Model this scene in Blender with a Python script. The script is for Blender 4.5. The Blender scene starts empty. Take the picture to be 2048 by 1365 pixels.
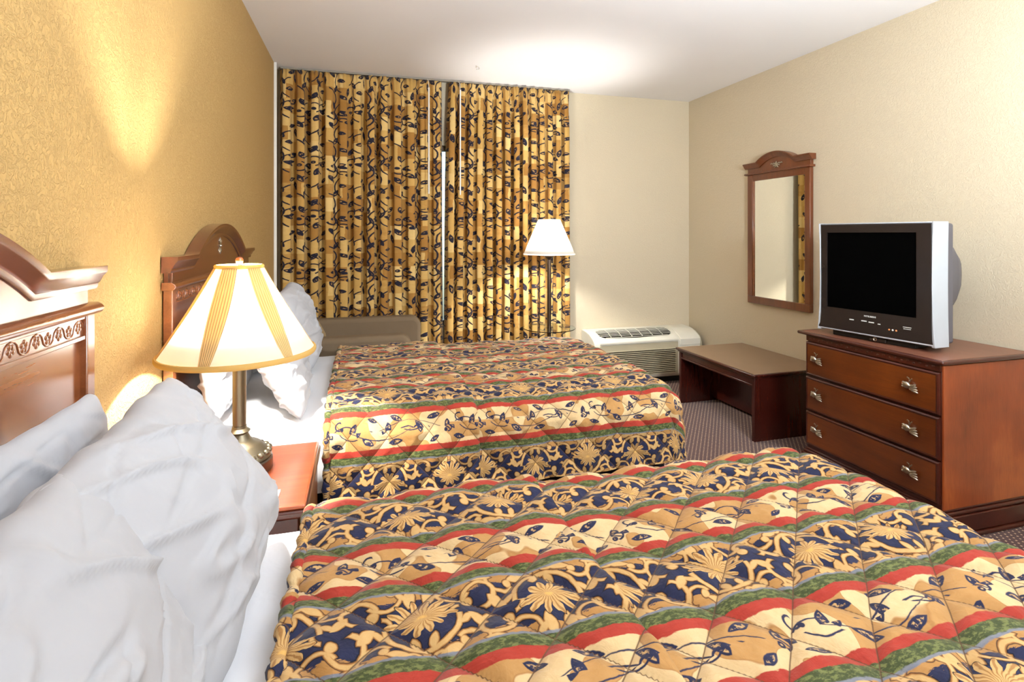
import bpy, bmesh, math, random
from mathutils import Vector, Matrix, noise
random.seed(4)
C = bpy.context.scene.collection
PI = math.pi
R = math.radians

# ------------------------------------------------------------------ helpers
def origin(p):
    v = Vector((0, 0, 0))
    while p is not None:
        v += Vector(p.location)
        p = p.parent
    return v

def tag(o, label=None, cat=None, group=None, kind=None):
    if label: o['label'] = label
    if cat: o['category'] = cat
    if group: o['group'] = group
    if kind: o['kind'] = kind
    return o

def thing(name, label, cat, loc=(0, 0, 0), rotz=0, group=None):
    o = bpy.data.objects.new(name, None)
    C.objects.link(o)
    o.location = loc
    o.rotation_euler = (0, 0, rotz)
    o.empty_display_size = 0.1
    return tag(o, label, cat, group)

class MB:
    """collects geometry (world coordinates unless local=True on build)"""
    def __init__(s):
        s.v = []; s.f = []; s.uv = {}
    def add(s, vs, fs, uvs=None):
        n = len(s.v)
        s.v += [tuple(v) for v in vs]
        for k, f in enumerate(fs):
            s.f.append(tuple(i + n for i in f))
        if uvs:
            for i, u in enumerate(uvs): s.uv[n + i] = u
        return s
    def box(s, x0, x1, y0, y1, z0, z1):
        v = [(x0,y0,z0),(x1,y0,z0),(x1,y1,z0),(x0,y1,z0),(x0,y0,z1),(x1,y0,z1),(x1,y1,z1),(x0,y1,z1)]
        return s.add(v, [(0,3,2,1),(4,5,6,7),(0,1,5,4),(1,2,6,5),(2,3,7,6),(3,0,4,7)])
    def prism(s, pts, a, b, axis='y'):
        """polygon pts extruded a..b along an axis. axis y: pts (x,z); x: pts (y,z); z: pts (x,y)"""
        def P(p, t):
            if axis == 'y': return (p[0], t, p[1])
            if axis == 'x': return (t, p[0], p[1])
            return (p[0], p[1], t)
        n = len(pts)
        v = [P(p, a) for p in pts] + [P(p, b) for p in pts]
        f = [tuple(range(n)), tuple(range(2*n-1, n-1, -1))]
        f += [(i, i+n, (i+1) % n + n, (i+1) % n) for i in range(n)]
        return s.add(v, f)
    def lathe(s, prof, c=(0, 0, 0), n=40, cap=True):
        v = []; f = []
        for (r, z) in prof:
            for k in range(n):
                a = 2*PI*k/n
                v.append((c[0]+r*math.cos(a), c[1]+r*math.sin(a), c[2]+z))
        for i in range(len(prof)-1):
            for k in range(n):
                k2 = (k+1) % n
                f.append((i*n+k, i*n+k2, (i+1)*n+k2, (i+1)*n+k))
        if cap:
            f.append(tuple(range(n-1, -1, -1)))
            f.append(tuple((len(prof)-1)*n+k for k in range(n)))
        return s.add(v, f)
    def tube(s, path, r, n=10, closed=False):
        path = [Vector(p) for p in path]
        m = len(path)
        rr = r if hasattr(r, '__len__') else [r]*m
        v = []; f = []
        up = Vector((0.13, 0.21, 1)).normalized()
        for i, p in enumerate(path):
            if closed: t = path[(i+1) % m] - path[i-1]
            else: t = path[min(i+1, m-1)] - path[max(i-1, 0)]
            t.normalize()
            a = t.cross(up)
            if a.length < 1e-3: a = t.cross(Vector((1, 0, 0)))
            a.normalize(); b = t.cross(a)
            for k in range(n):
                q = 2*PI*k/n
                v.append(p + a*math.cos(q)*rr[i] + b*math.sin(q)*rr[i])
        rng = m if closed else m-1
        for i in range(rng):
            j = (i+1) % m
            for k in range(n):
                k2 = (k+1) % n
                f.append((i*n+k, i*n+k2, j*n+k2, j*n+k))
        if not closed:
            f.append(tuple(range(n-1, -1, -1)))
            f.append(tuple((m-1)*n+k for k in range(n)))
        return s.add(v, f)
    def sweep(s, path, nrm, prof):
        """profile (out, up) points swept along path (list of Vector) ; nrm = outward vector, per-point side vectors in plane"""
        v = []; f = []; n = len(prof)
        for (p, side) in path:
            for (o, u) in prof:
                v.append(Vector(p) + Vector(nrm)*o + Vector(side)*u)
        for i in range(len(path)-1):
            for k in range(n):
                k2 = (k+1) % n
                f.append((i*n+k, i*n+k2, (i+1)*n+k2, (i+1)*n+k))
        f.append(tuple(range(n-1, -1, -1)))
        f.append(tuple((len(path)-1)*n+k for k in range(n)))
        return s.add(v, f)
    def ellip(s, c, r, nu=16, nv=10, rot=None):
        v = []; f = []
        for i in range(nv+1):
            th = PI*i/nv
            for k in range(nu):
                a = 2*PI*k/nu
                p = Vector((r[0]*math.sin(th)*math.cos(a), r[1]*math.sin(th)*math.sin(a), r[2]*math.cos(th)))
                if rot: p = rot @ p
                v.append(Vector(c)+p)
        for i in range(nv):
            for k in range(nu):
                k2 = (k+1) % nu
                f.append((i*nu+k, (i+1)*nu+k, (i+1)*nu+k2, i*nu+k2))
        return s.add(v, f)
    def grid(s, nu, nv, fn, uvfn=None, wrap=False):
        """fn(i,j)->Vector"""
        v = []; f = []; uv = []
        for i in range(nu+1):
            for j in range(nv+1):
                v.append(fn(i, j))
                if uvfn: uv.append(uvfn(i, j))
        for i in range(nu):
            for j in range(nv):
                a = i*(nv+1)+j
                f.append((a, a+nv+1, a+nv+2, a+1))
        return s.add(v, f, uv if uvfn else None)
    def build(s, name, m, parent=None, bevel=0, smooth=40, local=False, seg=2, flip=False, solid=0, weld=False):
        me = bpy.data.meshes.new(name)
        o0 = Vector((0, 0, 0)) if (local or parent is None) else origin(parent)
        me.from_pydata([(v[0]-o0.x, v[1]-o0.y, v[2]-o0.z) for v in s.v], [], s.f)
        if s.uv:
            ul = me.uv_layers.new(name='UVMap')
            for lp in me.loops:
                ul.data[lp.index].uv = s.uv.get(lp.vertex_index, (0, 0))
        bm = bmesh.new(); bm.from_mesh(me)
        if weld: bmesh.ops.remove_doubles(bm, verts=bm.verts, dist=1e-5)
        if not s.uv or weld:
            bmesh.ops.recalc_face_normals(bm, faces=bm.faces)
        if flip: bmesh.ops.reverse_faces(bm, faces=bm.faces)
        bm.to_mesh(me); bm.free()
        if smooth:
            for p in me.polygons: p.use_smooth = True
            me.set_sharp_from_angle(angle=R(smooth))
        ob = bpy.data.objects.new(name, me)
        C.objects.link(ob)
        me.materials.append(m)
        if parent is not None: ob.parent = parent
        if solid:
            sm = ob.modifiers.new('Solidify', 'SOLIDIFY'); sm.thickness = solid; sm.offset = 0
        if bevel:
            b = ob.modifiers.new('Bevel', 'BEVEL'); b.width = bevel; b.segments = seg
            b.limit_method = 'ANGLE'; b.angle_limit = R(35)
        return ob

def copy_tree(o, parent=None):
    c = o.copy(); C.objects.link(c); c.parent = parent
    for ch in list(o.children): copy_tree(ch, c)
    return c

# ------------------------------------------------------------------ node helpers
class G:
    def __init__(s, name):
        s.mat = bpy.data.materials.new(name); s.mat.use_nodes = True
        s.nt = s.mat.node_tree
        s.bsdf = s.nt.nodes['Principled BSDF']
        s.out = s.nt.nodes['Material Output']
    def L(s, a, b): s.nt.links.new(a, b)
    def n(s, t): return s.nt.nodes.new(t)
    def m(s, op, a, b=None, c=None, clamp=False):
        nd = s.n('ShaderNodeMath'); nd.operation = op; nd.use_clamp = clamp
        for i, x in enumerate((a, b, c)):
            if x is None: continue
            if isinstance(x, (int, float)): nd.inputs[i].default_value = x
            else: s.L(x, nd.inputs[i])
        return nd.outputs[0]
    def v(s, op, a, b=None, c=None, scale=None):
        nd = s.n('ShaderNodeVectorMath'); nd.operation = op
        for i, x in enumerate((a, b, c)):
            if x is None: continue
            if isinstance(x, (tuple, list)): nd.inputs[i].default_value = x
            else: s.L(x, nd.inputs[i])
        if scale is not None:
            if isinstance(scale, (int, float)): nd.inputs['Scale'].default_value = scale
            else: s.L(scale, nd.inputs['Scale'])
        return nd.outputs['Value'] if op in ('LENGTH', 'DISTANCE', 'DOT_PRODUCT') else nd.outputs['Vector']
    def sep(s, a):
        nd = s.n('ShaderNodeSeparateXYZ'); s.L(a, nd.inputs[0]); return nd.outputs
    def comb(s, x, y, z=0.0):
        nd = s.n('ShaderNodeCombineXYZ')
        for i, q in enumerate((x, y, z)):
            if isinstance(q, (int, float)): nd.inputs[i].default_value = q
            else: s.L(q, nd.inputs[i])
        return nd.outputs[0]
    def noise(s, vec, scale, detail=2, rough=.5, out='Fac', dist=0, dim='3D'):
        nd = s.n('ShaderNodeTexNoise'); nd.noise_dimensions = dim
        if vec is not None: s.L(vec, nd.inputs['Vector'])
        nd.inputs['Scale'].default_value = scale; nd.inputs['Detail'].default_value = detail
        nd.inputs['Roughness'].default_value = rough; nd.inputs['Distortion'].default_value = dist
        return nd.outputs[out]
    def mix(s, f, a, b):
        nd = s.n('ShaderNodeMix'); nd.data_type = 'RGBA'; nd.clamp_factor = True
        ins = [nd.inputs[0], nd.inputs[6], nd.inputs[7]]
        for i, x in enumerate((f, a, b)):
            if isinstance(x, (int, float)): ins[i].default_value = x
            elif isinstance(x, (tuple, list)): ins[i].default_value = tuple(x) + ((1,) if len(x) == 3 else ())
            else: s.L(x, ins[i])
        return nd.outputs[2]
    def ss(s, x, a, b):
        nd = s.n('ShaderNodeMapRange'); nd.interpolation_type = 'SMOOTHSTEP'
        s.L(x, nd.inputs[0]); nd.inputs[1].default_value = a; nd.inputs[2].default_value = b
        return nd.outputs[0]
    def step(s, x, e, w=.0007):
        """1 where x < e"""
        nd = s.n('ShaderNodeMapRange'); s.L(x, nd.inputs[0])
        nd.inputs[1].default_value = e-w; nd.inputs[2].default_value = e+w
        nd.inputs[3].default_value = 1; nd.inputs[4].default_value = 0
        return nd.outputs[0]
    def ramp(s, f, stops):
        nd = s.n('ShaderNodeValToRGB'); s.L(f, nd.inputs[0])
        el = nd.color_ramp.elements
        while len(el) < len(stops): el.new(0.5)
        for e, (p, c) in zip(el, stops): e.position = p; e.color = tuple(c)+(1,)
        return nd.outputs[0]
    def bump(s, h, strength=.3, dist=.002):
        nd = s.n('ShaderNodeBump'); nd.inputs['Strength'].default_value = strength
        nd.inputs['Distance'].default_value = dist; s.L(h, nd.inputs['Height'])
        s.L(nd.outputs[0], s.bsdf.inputs['Normal']); return nd
    def obj(s):
        return s.n('ShaderNodeTexCoord').outputs['Object']
    def uv(s):
        return s.n('ShaderNodeTexCoord').outputs['UV']
    def col(s, c):
        if isinstance(c, (tuple, list)): s.bsdf.inputs['Base Color'].default_value = tuple(c)+(1,)
        else: s.L(c, s.bsdf.inputs['Base Color'])
    def set(s, **k):
        for a, b in k.items():
            s.bsdf.inputs[a.replace('_', ' ')].default_value = b
        return s

def lin(r, g, b):
    f = lambda c: (c/255/12.92) if c/255 <= .04045 else ((c/255+.055)/1.055)**2.4
    return (f(r), f(g), f(b))

def plain(name, c, rough=.5, metal=0., spec=.5, nscale=0, nstr=.0, coat=0.):
    g = G(name)
    vary = g.noise(g.obj(), 9, 3)
    g.col(g.mix(vary, tuple(x*.92 for x in c), tuple(min(1, x*1.06) for x in c)))
    g.set(Roughness=rough, Metallic=metal, Specular_IOR_Level=spec, Coat_Weight=coat)
    if nscale: g.bump(g.noise(g.obj(), nscale, 4), nstr, .002)
    return g.mat

M = {}
# --- walls
def wall_mat(name, c, bump=.35):
    g = G(name)
    o = g.obj()
    big = g.noise(o, 1.6, 3)
    g.col(g.mix(big, tuple(x*.96 for x in c), c))
    fib = g.noise(g.noise(o, 26, 3, out='Color') , 6, 2)
    h = g.m('ADD', g.ss(g.noise(o, 60, 4, .6, dist=1.6), .44, .60), g.m('MULTIPLY', g.noise(o, 240, 2), .35))
    g.set(Roughness=.62, Specular_IOR_Level=.3)
    g.bump(h, bump, .003)
    return g.mat
M['wall_gold'] = wall_mat('gold_textured_paint', lin(184, 151, 95), .7)
M['wall_cream'] = wall_mat('cream_textured_paint', lin(212, 199, 172), .4)
def ceil_mat():
    g = G('ceiling_paint'); o = g.obj()
    g.col(g.mix(g.noise(o, 1.2, 3), lin(238, 238, 240), lin(246, 246, 248)))
    g.set(Roughness=.9, Specular_IOR_Level=.1)
    g.bump(g.noise(o, 160, 4, .7), .35, .002)
    return g.mat
M['ceiling'] = ceil_mat()
# --- carpet
def carpet_mat():
    g = G('burgundy_pin_dot_carpet'); o = g.obj()
    r = g.n('ShaderNodeVectorRotate'); r.rotation_type = 'Z_AXIS'; r.inputs['Angle'].default_value = R(38)
    g.L(o, r.inputs['Vector'])
    wob = g.v('SCALE', g.v('SUBTRACT', g.noise(o, 60, 2, out='Color'), (.5, .5, .5)), scale=.004)
    p = g.v('SCALE', g.v('ADD', r.outputs[0], wob), scale=1/.0215)
    fr = g.v('SUBTRACT', g.v('FRACTION', p), (.5, .5, .5))
    s_ = g.sep(fr)
    d = g.v('LENGTH', g.comb(s_[0], s_[1], 0.0))
    base = g.mix(g.noise(o, 380, 3, .7), lin(52, 24, 20), lin(90, 46, 38))
    g.col(g.mix(g.step(d, .17, .05), base, lin(222, 188, 150)))
    g.set(Roughness=.95, Specular_IOR_Level=.08, Sheen_Weight=.25)
    g.bump(g.noise(o, 500, 3, .8), .6, .004)
    return g.mat
M['carpet'] = carpet_mat()
# --- wood
def wood_mat(name, dark, mid, light, axis='y', rough=.28, coat=.4, fig=.5, bump=.05, spec=.5, crough=.18):
    g = G(name); o = g.obj()
    sc = {'x': (.7, 9, 9), 'y': (9, .7, 9), 'z': (9, 9, .7)}[axis]
    p = g.v('MULTIPLY', o, sc)
    dis = g.noise(o, 2.2, 3)
    ring = g.noise(p, 1.6, 5, .62, dist=1.2)
    fine = g.noise(g.v('MULTIPLY', o, tuple(q*9 for q in sc)), 3, 3, .6)
    f = g.m('ADD', g.m('MULTIPLY', ring, 1-fig), g.m('MULTIPLY', dis, fig))
    f = g.m('ADD', f, g.m('MULTIPLY', g.m('SUBTRACT', fine, .5), .18))
    g.col(g.ramp(f, [(.25, dark), (.5, mid), (.75, light)]))
    g.set(Roughness=rough, Coat_Weight=coat, Coat_Roughness=crough, Specular_IOR_Level=spec)
    g.bump(fine, bump, .001)
    return g.mat
M['wood_dark'] = wood_mat('dark_cherry_wood', lin(40, 12, 8), lin(66, 24, 14), lin(92, 38, 20))
M['wood_bench'] = wood_mat('mahogany_wood', lin(34, 10, 7), lin(62, 20, 13), lin(96, 40, 22), axis='z', rough=.25)
M['wood_drawer'] = wood_mat('cherry_drawer_wood', lin(70, 30, 8), lin(108, 52, 16), lin(140, 72, 24), axis='y', rough=.3, fig=.65)
M['wood_side'] = wood_mat('cherry_side_wood', lin(84, 34, 16), lin(156, 74, 34), lin(214, 122, 60), axis='z', rough=.3, fig=.85, coat=.4)
M['wood_top'] = wood_mat('dresser_top_wood', lin(104, 62, 44), lin(126, 78, 58), lin(140, 92, 68), axis='y', rough=.4, fig=.5, coat=.2)
M['wood_head'] = wood_mat('headboard_wood', lin(92, 48, 24), lin(128, 72, 38), lin(156, 92, 52), axis='y', rough=.22, coat=1.0, spec=1.0, crough=.2)
M['wood_head_dark'] = wood_mat('dark_headboard_wood', lin(64, 28, 18), lin(96, 46, 28), lin(116, 60, 38), axis='y', rough=.24, coat=1.0, spec=1.0, crough=.2)
M['wood_night'] = wood_mat('nightstand_wood', lin(108, 46, 22), lin(142, 66, 34), lin(160, 82, 46), axis='x', rough=.3, coat=.4, fig=.3)
M['wood_mirror'] = wood_mat('mirror_frame_wood', lin(70, 30, 12), lin(108, 56, 26), lin(140, 78, 38), axis='z', rough=.3)
M['laminate'] = plain('tan_laminate', lin(140, 114, 88), .35, spec=.5, nscale=300, nstr=.03)
M['pewter'] = plain('pewter_metal', lin(190, 184, 170), .28, 1.0)
M['bronze'] = plain('dark_bronze_metal', lin(92, 78, 66), .35, .8)
M['lampmetal'] = plain('antique_brass_metal', lin(112, 104, 86), .35, .8, nscale=60, nstr=.1)
M['ac'] = plain('off_white_plastic', lin(226, 222, 206), .42, spec=.4)
M['ac_grille'] = plain('beige_grille_plastic', lin(186, 176, 148), .5)
M['ac_dark'] = plain('dark_recess_plastic', lin(30, 27, 23), .95, spec=.05)
M['black_gap'] = plain('black_plastic', lin(14, 12, 11), .6)
M['tv_black'] = plain('charcoal_gloss_plastic', lin(38, 32, 30), .22, spec=.5)
M['tv_screen'] = plain('black_tube_glass', (.0005, .0005, .0005), .75, spec=.02)
M['tv_silver'] = plain('silver_plastic', lin(186, 193, 200), .3, .2)
M['tv_back'] = plain('grey_casing_plastic', lin(92, 90, 96), .5)
M['white_mark'] = plain('pale_print', lin(225, 225, 220), .5)
M['jack'] = plain('orange_jack', lin(230, 150, 90), .4)
M['chair'] = plain('taupe_microfibre', lin(122, 105, 84), .95, spec=.1, nscale=500, nstr=.25)
M['chair_back'] = plain('lit_taupe_microfibre', lin(162, 142, 108), .95, spec=.1, nscale=500, nstr=.25)  # lighter copy of the chair fabric, lit tone painted into the colour
M['white_plastic'] = plain('white_plastic', lin(236, 234, 228), .4)
M['track'] = plain('pale_track', lin(150, 142, 128), .5)
M['paper'] = plain('white_paper', lin(240, 240, 238), .8)
M['trim_gold'] = None
def cloth_mat(name, c, b=.15):
    g = G(name); o = g.obj()
    g.col(c); g.set(Roughness=.85, Specular_IOR_Level=.15, Sheen_Weight=.15)
    g.bump(g.noise(o, 14, 3, .5, dist=.6), b, .012)
    return g.mat
M['sheet'] = cloth_mat('white_cotton', lin(226, 227, 230))
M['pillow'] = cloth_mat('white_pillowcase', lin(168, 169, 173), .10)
def glass_mat():
    g = G('clear_glass'); g.col((.85, .95, .93))
    g.set(Roughness=.02, IOR=1.45, Transmission_Weight=1.0)
    return g.mat
M['glass'] = glass_mat()
def mirror_mat():
    g = G('mirror_glass'); g.col((.93, .95, .92)); g.set(Roughness=.01, Metallic=1.0)
    return g.mat
M['mirror'] = mirror_mat()
def shade_mat(name, c, trans=.6, pleat=0):
    g = G(name)
    dif = g.n('ShaderNodeBsdfDiffuse'); tr = g.n('ShaderNodeBsdfTranslucent'); mx = g.n('ShaderNodeMixShader')
    cc = c
    if pleat:
        u = g.sep(g.uv())
        st = g.m('SINE', g.m('MULTIPLY', u[0], pleat))
        cc = g.mix(g.m('MULTIPLY_ADD', st, .5, .5), tuple(x*.55 for x in c), c)
    for nd in (dif, tr):
        if isinstance(cc, tuple): nd.inputs['Color'].default_value = cc+(1,)
        else: g.L(cc, nd.inputs['Color'])
    mx.inputs[0].default_value = trans
    g.L(dif.outputs[0], mx.inputs[1]); g.L(tr.outputs[0], mx.inputs[2])
    g.L(mx.outputs[0], g.out.inputs[0])
    return g.mat
M['shade'] = shade_mat('ivory_shade_fabric', (.95, .94, .92), .8)
M['shade_white'] = shade_mat('white_shade_fabric', (.9, .88, .85), .65)
M['pleat'] = shade_mat('gold_pleated_fabric', lin(236, 200, 140), .30, pleat=2*PI*7)
M['trim_gold'] = shade_mat('gold_braid_trim', lin(196, 164, 100), .2)

# --- printed fabrics (vines and scrolls drawn as node distance fields)
class Motifs:
    """periodic distance-field motifs; P = tile period (px,py)"""
    def __init__(s, g, p, px, py):
        s.g, s.p, s.h = g, p, (px/2, py/2)
    def rel(s, c):
        q = s.g.v('SUBTRACT', s.p, (c[0], c[1], 0))
        return s.g.v('WRAP', q, (s.h[0], s.h[1], 1), (-s.h[0], -s.h[1], -1))
    def arc(s, c, r, w, a0, a1):
        """stroke on circle about c, between angles a0..a1 (deg)"""
        g = s.g; q = s.rel(c)
        d = g.m('SUBTRACT', g.m('ABSOLUTE', g.m('SUBTRACT', g.v('LENGTH', q), r)), w)
        am = R((a0+a1)/2); half = R(abs(a1-a0)/2)
        # keep where q.n > r*cos(half)
        clip = g.m('SUBTRACT', r*math.cos(half), g.v('DOT_PRODUCT', q, (math.cos(am), math.sin(am), 0)))
        return g.m('MAXIMUM', d, clip)
    def leaf(s, c, ang, ln, wd):
        g = s.g; q = s.rel(c)
        h = ln/2; w = wd/2
        Rr = (h*h+w*w)/(2*w); k = Rr-w
        n = (-math.sin(R(ang)), math.cos(R(ang)))
        d1 = g.v('DISTANCE', q, (n[0]*k, n[1]*k, 0))
        d2 = g.v('DISTANCE', q, (-n[0]*k, -n[1]*k, 0))
        return g.m('SUBTRACT', g.m('MAXIMUM', d1, d2), Rr)
    def dot(s, c, r):
        return s.g.m('SUBTRACT', s.g.v('LENGTH', s.rel(c)), r)
    def flower(s, c, r, amp, n, sq=1.0):
        g = s.g; q = s.rel(c)
        o = g.sep(g.v('MULTIPLY', q, (1, sq, 1)))
        an = g.m('ARCTAN2', o[1], o[0])
        pet = g.m('ABSOLUTE', g.m('COSINE', g.m('MULTIPLY', an, n/2)))
        rad = g.m('MULTIPLY_ADD', pet, amp, r)
        return g.m('SUBTRACT', g.v('LENGTH', g.comb(o[0], o[1], 0.0)), rad), g.m('COSINE', g.m('MULTIPLY', an, n*2))
    def union(s, ds):
        d = ds[0]
        for e in ds[1:]: d = s.g.m('MINIMUM', d, e)
        return d

def vine_set(mo, sc=1.0, thin=1.0, ox=0, oy=0, ysq=1.0, stem=False):
    """vines and leaves in a tile; returns (stroke distance, leaf distance)"""
    P = lambda x, y: (x*sc+ox, y*sc*ysq+oy)
    A = lambda c, r, w, a, b: mo.arc(P(*c), r*sc, w*sc*thin, a, b)
    Lf = lambda c, a, l, w: mo.leaf(P(*c), a, l*sc*1.15, w*sc*1.2)
    main = []
    if stem:
        q = g_ = mo.g; o = g_.sep(mo.p)
        for (ph, A_, f_) in ((0.3, .030, 1),):
            sn = g_.m('SINE', g_.m('MULTIPLY_ADD', o[0], 2*PI*f_/(mo.h[0]*2), ph))
            main.append(g_.m('SUBTRACT', g_.m('MULTIPLY', g_.m('ABSOLUTE', g_.m('SUBTRACT', o[1], g_.m('MULTIPLY', sn, A_))), .85 if f_ == 1 else .75), .0011*thin*sc if f_ == 1 else .0008*thin*sc))
    strokes = main + [
        A((-.115, .030), .050, .0018, 190, 330),
        A((-.045, -.062), .055, .0020, 25, 130),
        A((.040, .035), .056, .0018, 200, 330),
        A((.120, -.045), .045, .0019, 30, 160),
        A((.098, .022), .020, .0022, -60, 110),
        A((-.135, -.028), .018, .0024, 60, 260),
    ]
    leaves = [
        Lf((-.118, .012), 70, .036, .017), Lf((-.078, -.022), 160, .034, .015),
        Lf((-.040, .022), -55, .032, .016), Lf((.008, -.012), 25, .036, .014),
        Lf((.045, .014), 100, .030, .017), Lf((.078, -.030), -30, .038, .016),
        Lf((.140, .018), -70, .034, .015), mo.dot(P(-.124, -.030), .0075*sc), mo.dot(P(.100, .034), .0085*sc),
        Lf((-.010, .040), 10, .042, .012),
    ]
    return mo.union(strokes), mo.union(leaves)

def bedspread_mat(name, qa):
    g = G(name)
    uv = g.uv()
    o3 = g.v('MULTIPLY', uv, (1, 1, 0))
    wob = g.v('SUBTRACT', g.noise(o3, 16, 3, .6, out='Color'), (.5, .5, .5))
    wob2 = g.v('SUBTRACT', g.noise(o3, 60, 2, .6, out='Color'), (.5, .5, .5))
    p0 = g.v('ADD', g.v('ADD', o3, g.v('SCALE', wob, scale=.010)), g.v('SCALE', wob2, scale=.003))
    T = .331; PX = .42
    s0 = g.sep(p0)
    yy = s0[1]
    y = g.m('WRAP', yy, T/2, -T/2)               # leaf band centre at 0, scroll band centre at +-T/2
    ay = g.m('ABSOLUTE', y)
    row = g.m('FLOOR', g.m('MULTIPLY', yy, 1/T))
    x = g.m('ADD', s0[0], g.m('MULTIPLY', row, .11))
    n1 = g.noise(o3, 7, 3, .55); n2 = g.noise(o3, 45, 4, .65); n3 = g.noise(g.v('MULTIPLY', o3, (1, 5, 1)), 28, 4, .7)
    # ---- leaf band ground: cream and tan patches with darker watercolour rims
    blob = g.noise(g.v('ADD', o3, (3.3, 1.7, 0)), 11, 1, .4)
    patch = g.step(blob, .50, .004)
    cream = g.mix(n2, lin(214, 178, 124), lin(232, 206, 158))
    tan = g.mix(n2, lin(178, 130, 72), lin(202, 156, 96))
    ground = g.mix(patch, cream, tan)
    rim = g.m('SUBTRACT', 1.0, g.ss(g.m('ABSOLUTE', g.m('SUBTRACT', blob, .497)), .0, .008))
    ground = g.mix(g.m('MULTIPLY', rim, .45), ground, lin(150, 100, 50))
    navy = g.mix(n2, lin(22, 24, 48), lin(44, 50, 88))
    mo = Motifs(g, g.comb(x, g.m('WRAP', y, .5, -.5), 0.0), PX, 10)
    o_ = g.sep(mo.p)
    stem = g.m('SUBTRACT', g.m('MULTIPLY', g.m('ABSOLUTE', g.m('SUBTRACT', o_[1], g.m('MULTIPLY', g.m('SINE', g.m('MULTIPLY_ADD', o_[0], 2*PI/PX, .6)), .027))), .9), g.m('MULTIPLY_ADD', n1, .0035, -.0006))
    st = mo.union([stem, mo.arc((-.160, -.030), .050, .0017, 60, 130), mo.arc((-.178, .024), .012, .0022, 60, 330),
                   mo.arc((-.040, .052), .058, .0016, 235, 300), mo.arc((.052, -.050), .056, .0017, 40, 110), mo.arc((.088, -.006), .012, .0022, -100, 160),
                   mo.arc((.178, .040), .060, .0016, 215, 285)])
    lf = mo.union([mo.leaf((-.192, -.028), 150, .046, .019), mo.leaf((-.132, .008), 62, .044, .020), mo.leaf((-.098, -.034), 5, .050, .017),
                   mo.leaf((-.066, .036), 160, .036, .015), mo.leaf((-.012, .006), 100, .040, .021), mo.leaf((.016, .036), -20, .048, .018),
                   mo.leaf((.040, -.034), 25, .036, .015), mo.leaf((.098, .006), -50, .046, .020), mo.leaf((.128, -.034), 170, .044, .016),
                   mo.leaf((.150, .034), 15, .050, .018), mo.dot((-.170, .014), .006), mo.dot((.080, -.012), .006), mo.leaf((.196, .004), 80, .036, .018)])
    leafc = g.mix(g.m('MULTIPLY', g.step(lf, -.0040, .0008), g.step(g.noise(o3, 110, 3, .6), .46, .04)), navy, lin(206, 166, 110))
    band = g.mix(g.step(lf, 0, .0007), ground, leafc)
    band = g.mix(g.step(st, .0, .0007), band, navy)
    # ---- scroll band
    q = g.m('SUBTRACT', T/2, ay)                 # 0 at scroll band centre
    sy = g.m('MULTIPLY', q, g.m('SIGN', y))
    xs = g.m('WRAP', g.m('ADD', s0[0], g.m('MULTIPLY', g.m('FLOOR', g.m('ADD', g.m('MULTIPLY', yy, 1/T), .5)), .21)), PX/2, -PX/2)
    ax = g.m('ABSOLUTE', xs)
    pq = g.comb(ax, q, 0.0)
    ps = g.v('ADD', g.comb(xs, sy, 0.0), g.v('SCALE', g.v('SUBTRACT', g.noise(o3, 34, 2, .6, out='Color'), (.5, .5, .5)), scale=.016))
    md = Motifs(g, pq, 10, 10)
    ms = Motifs(g, ps, PX, 10)
    fA, vA = ms.flower((0, -.004), .032, .028, 14, 1.25)
    fB, vB = ms.flower((PX/2, 0), .022, .017, 10, 1.2)
    gold = md.union([
        md.arc((.21, .0), .058, .0052, 62, 298),
        md.arc((.096, .034), .026, .0050, -80, 180),
        md.dot((.076, .028), .0105),
        md.arc((.058, .062), .028, .0042, 140, 330),
        md.dot((.046, .074), .010),
        md.arc((.138, .058), .024, .0042, 160, 330),
        md.dot((.150, .050), .0085),
        md.leaf((.172, .064), 20, .050, .018),
        md.leaf((.124, .014), 130, .042, .020),
        md.leaf((.142, .012), 40, .034, .014),
        md.leaf((.016, .058), 100, .042, .022),
        md.leaf((.030, .062), 40, .030, .014),
        md.leaf((.104, .070), -15, .046, .016),
        md.leaf((.196, .044), 75, .030, .016),
        md.arc((.190, .078), .014, .0038, 60, 330),
        md.arc((.066, .000), .020, .0040, 100, 260),
    ])
    # painted light ridge on each scroll
    light = g.mix(n2, lin(198, 152, 88), lin(226, 190, 130))
    brown = g.mix(n2, lin(136, 86, 34), lin(168, 114, 56))
    sgold = g.mix(g.step(gold, -.0016, .0009), brown, light)
    scr = g.mix(g.step(gold, .0018, .0006), navy, lin(16, 16, 30))
    scr = g.mix(g.step(gold, .0, .0006), scr, sgold)
    pet = lambda v, d, r: g.mix(g.m('MULTIPLY', g.ss(v, -.2, .8), .75), light, brown)
    scr = g.mix(g.step(fA, .002, .0006), scr, lin(30, 24, 26))
    scr = g.mix(g.step(fA, .0, .0006), scr, pet(vA, fA, 0))
    scr = g.mix(g.step(fB, .0, .0006), scr, pet(vB, fB, 0))
    scr = g.mix(g.m('MAXIMUM', g.step(g.v('LENGTH', g.comb(xs, sy, 0.0)), .008, .002), 0.0), scr, lin(226, 178, 100))
    # outer tan feather of the scroll band, brushed blue line, green, red
    tanb = g.mix(n3, lin(166, 116, 58), lin(198, 150, 88))
    blue = g.mix(n3, lin(96, 104, 128), lin(150, 150, 150))
    green = g.mix(g.ss(g.noise(g.v('MULTIPLY', o3, (1, 2, 1)), 70, 3, .7), .45, .6), lin(66, 76, 40), lin(116, 122, 70))
    red = g.mix(n3, lin(156, 46, 34), lin(188, 66, 48))
    w1 = g.m('ADD', ay, g.m('MULTIPLY', g.m('SUBTRACT', n3, .5), .008))
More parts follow.
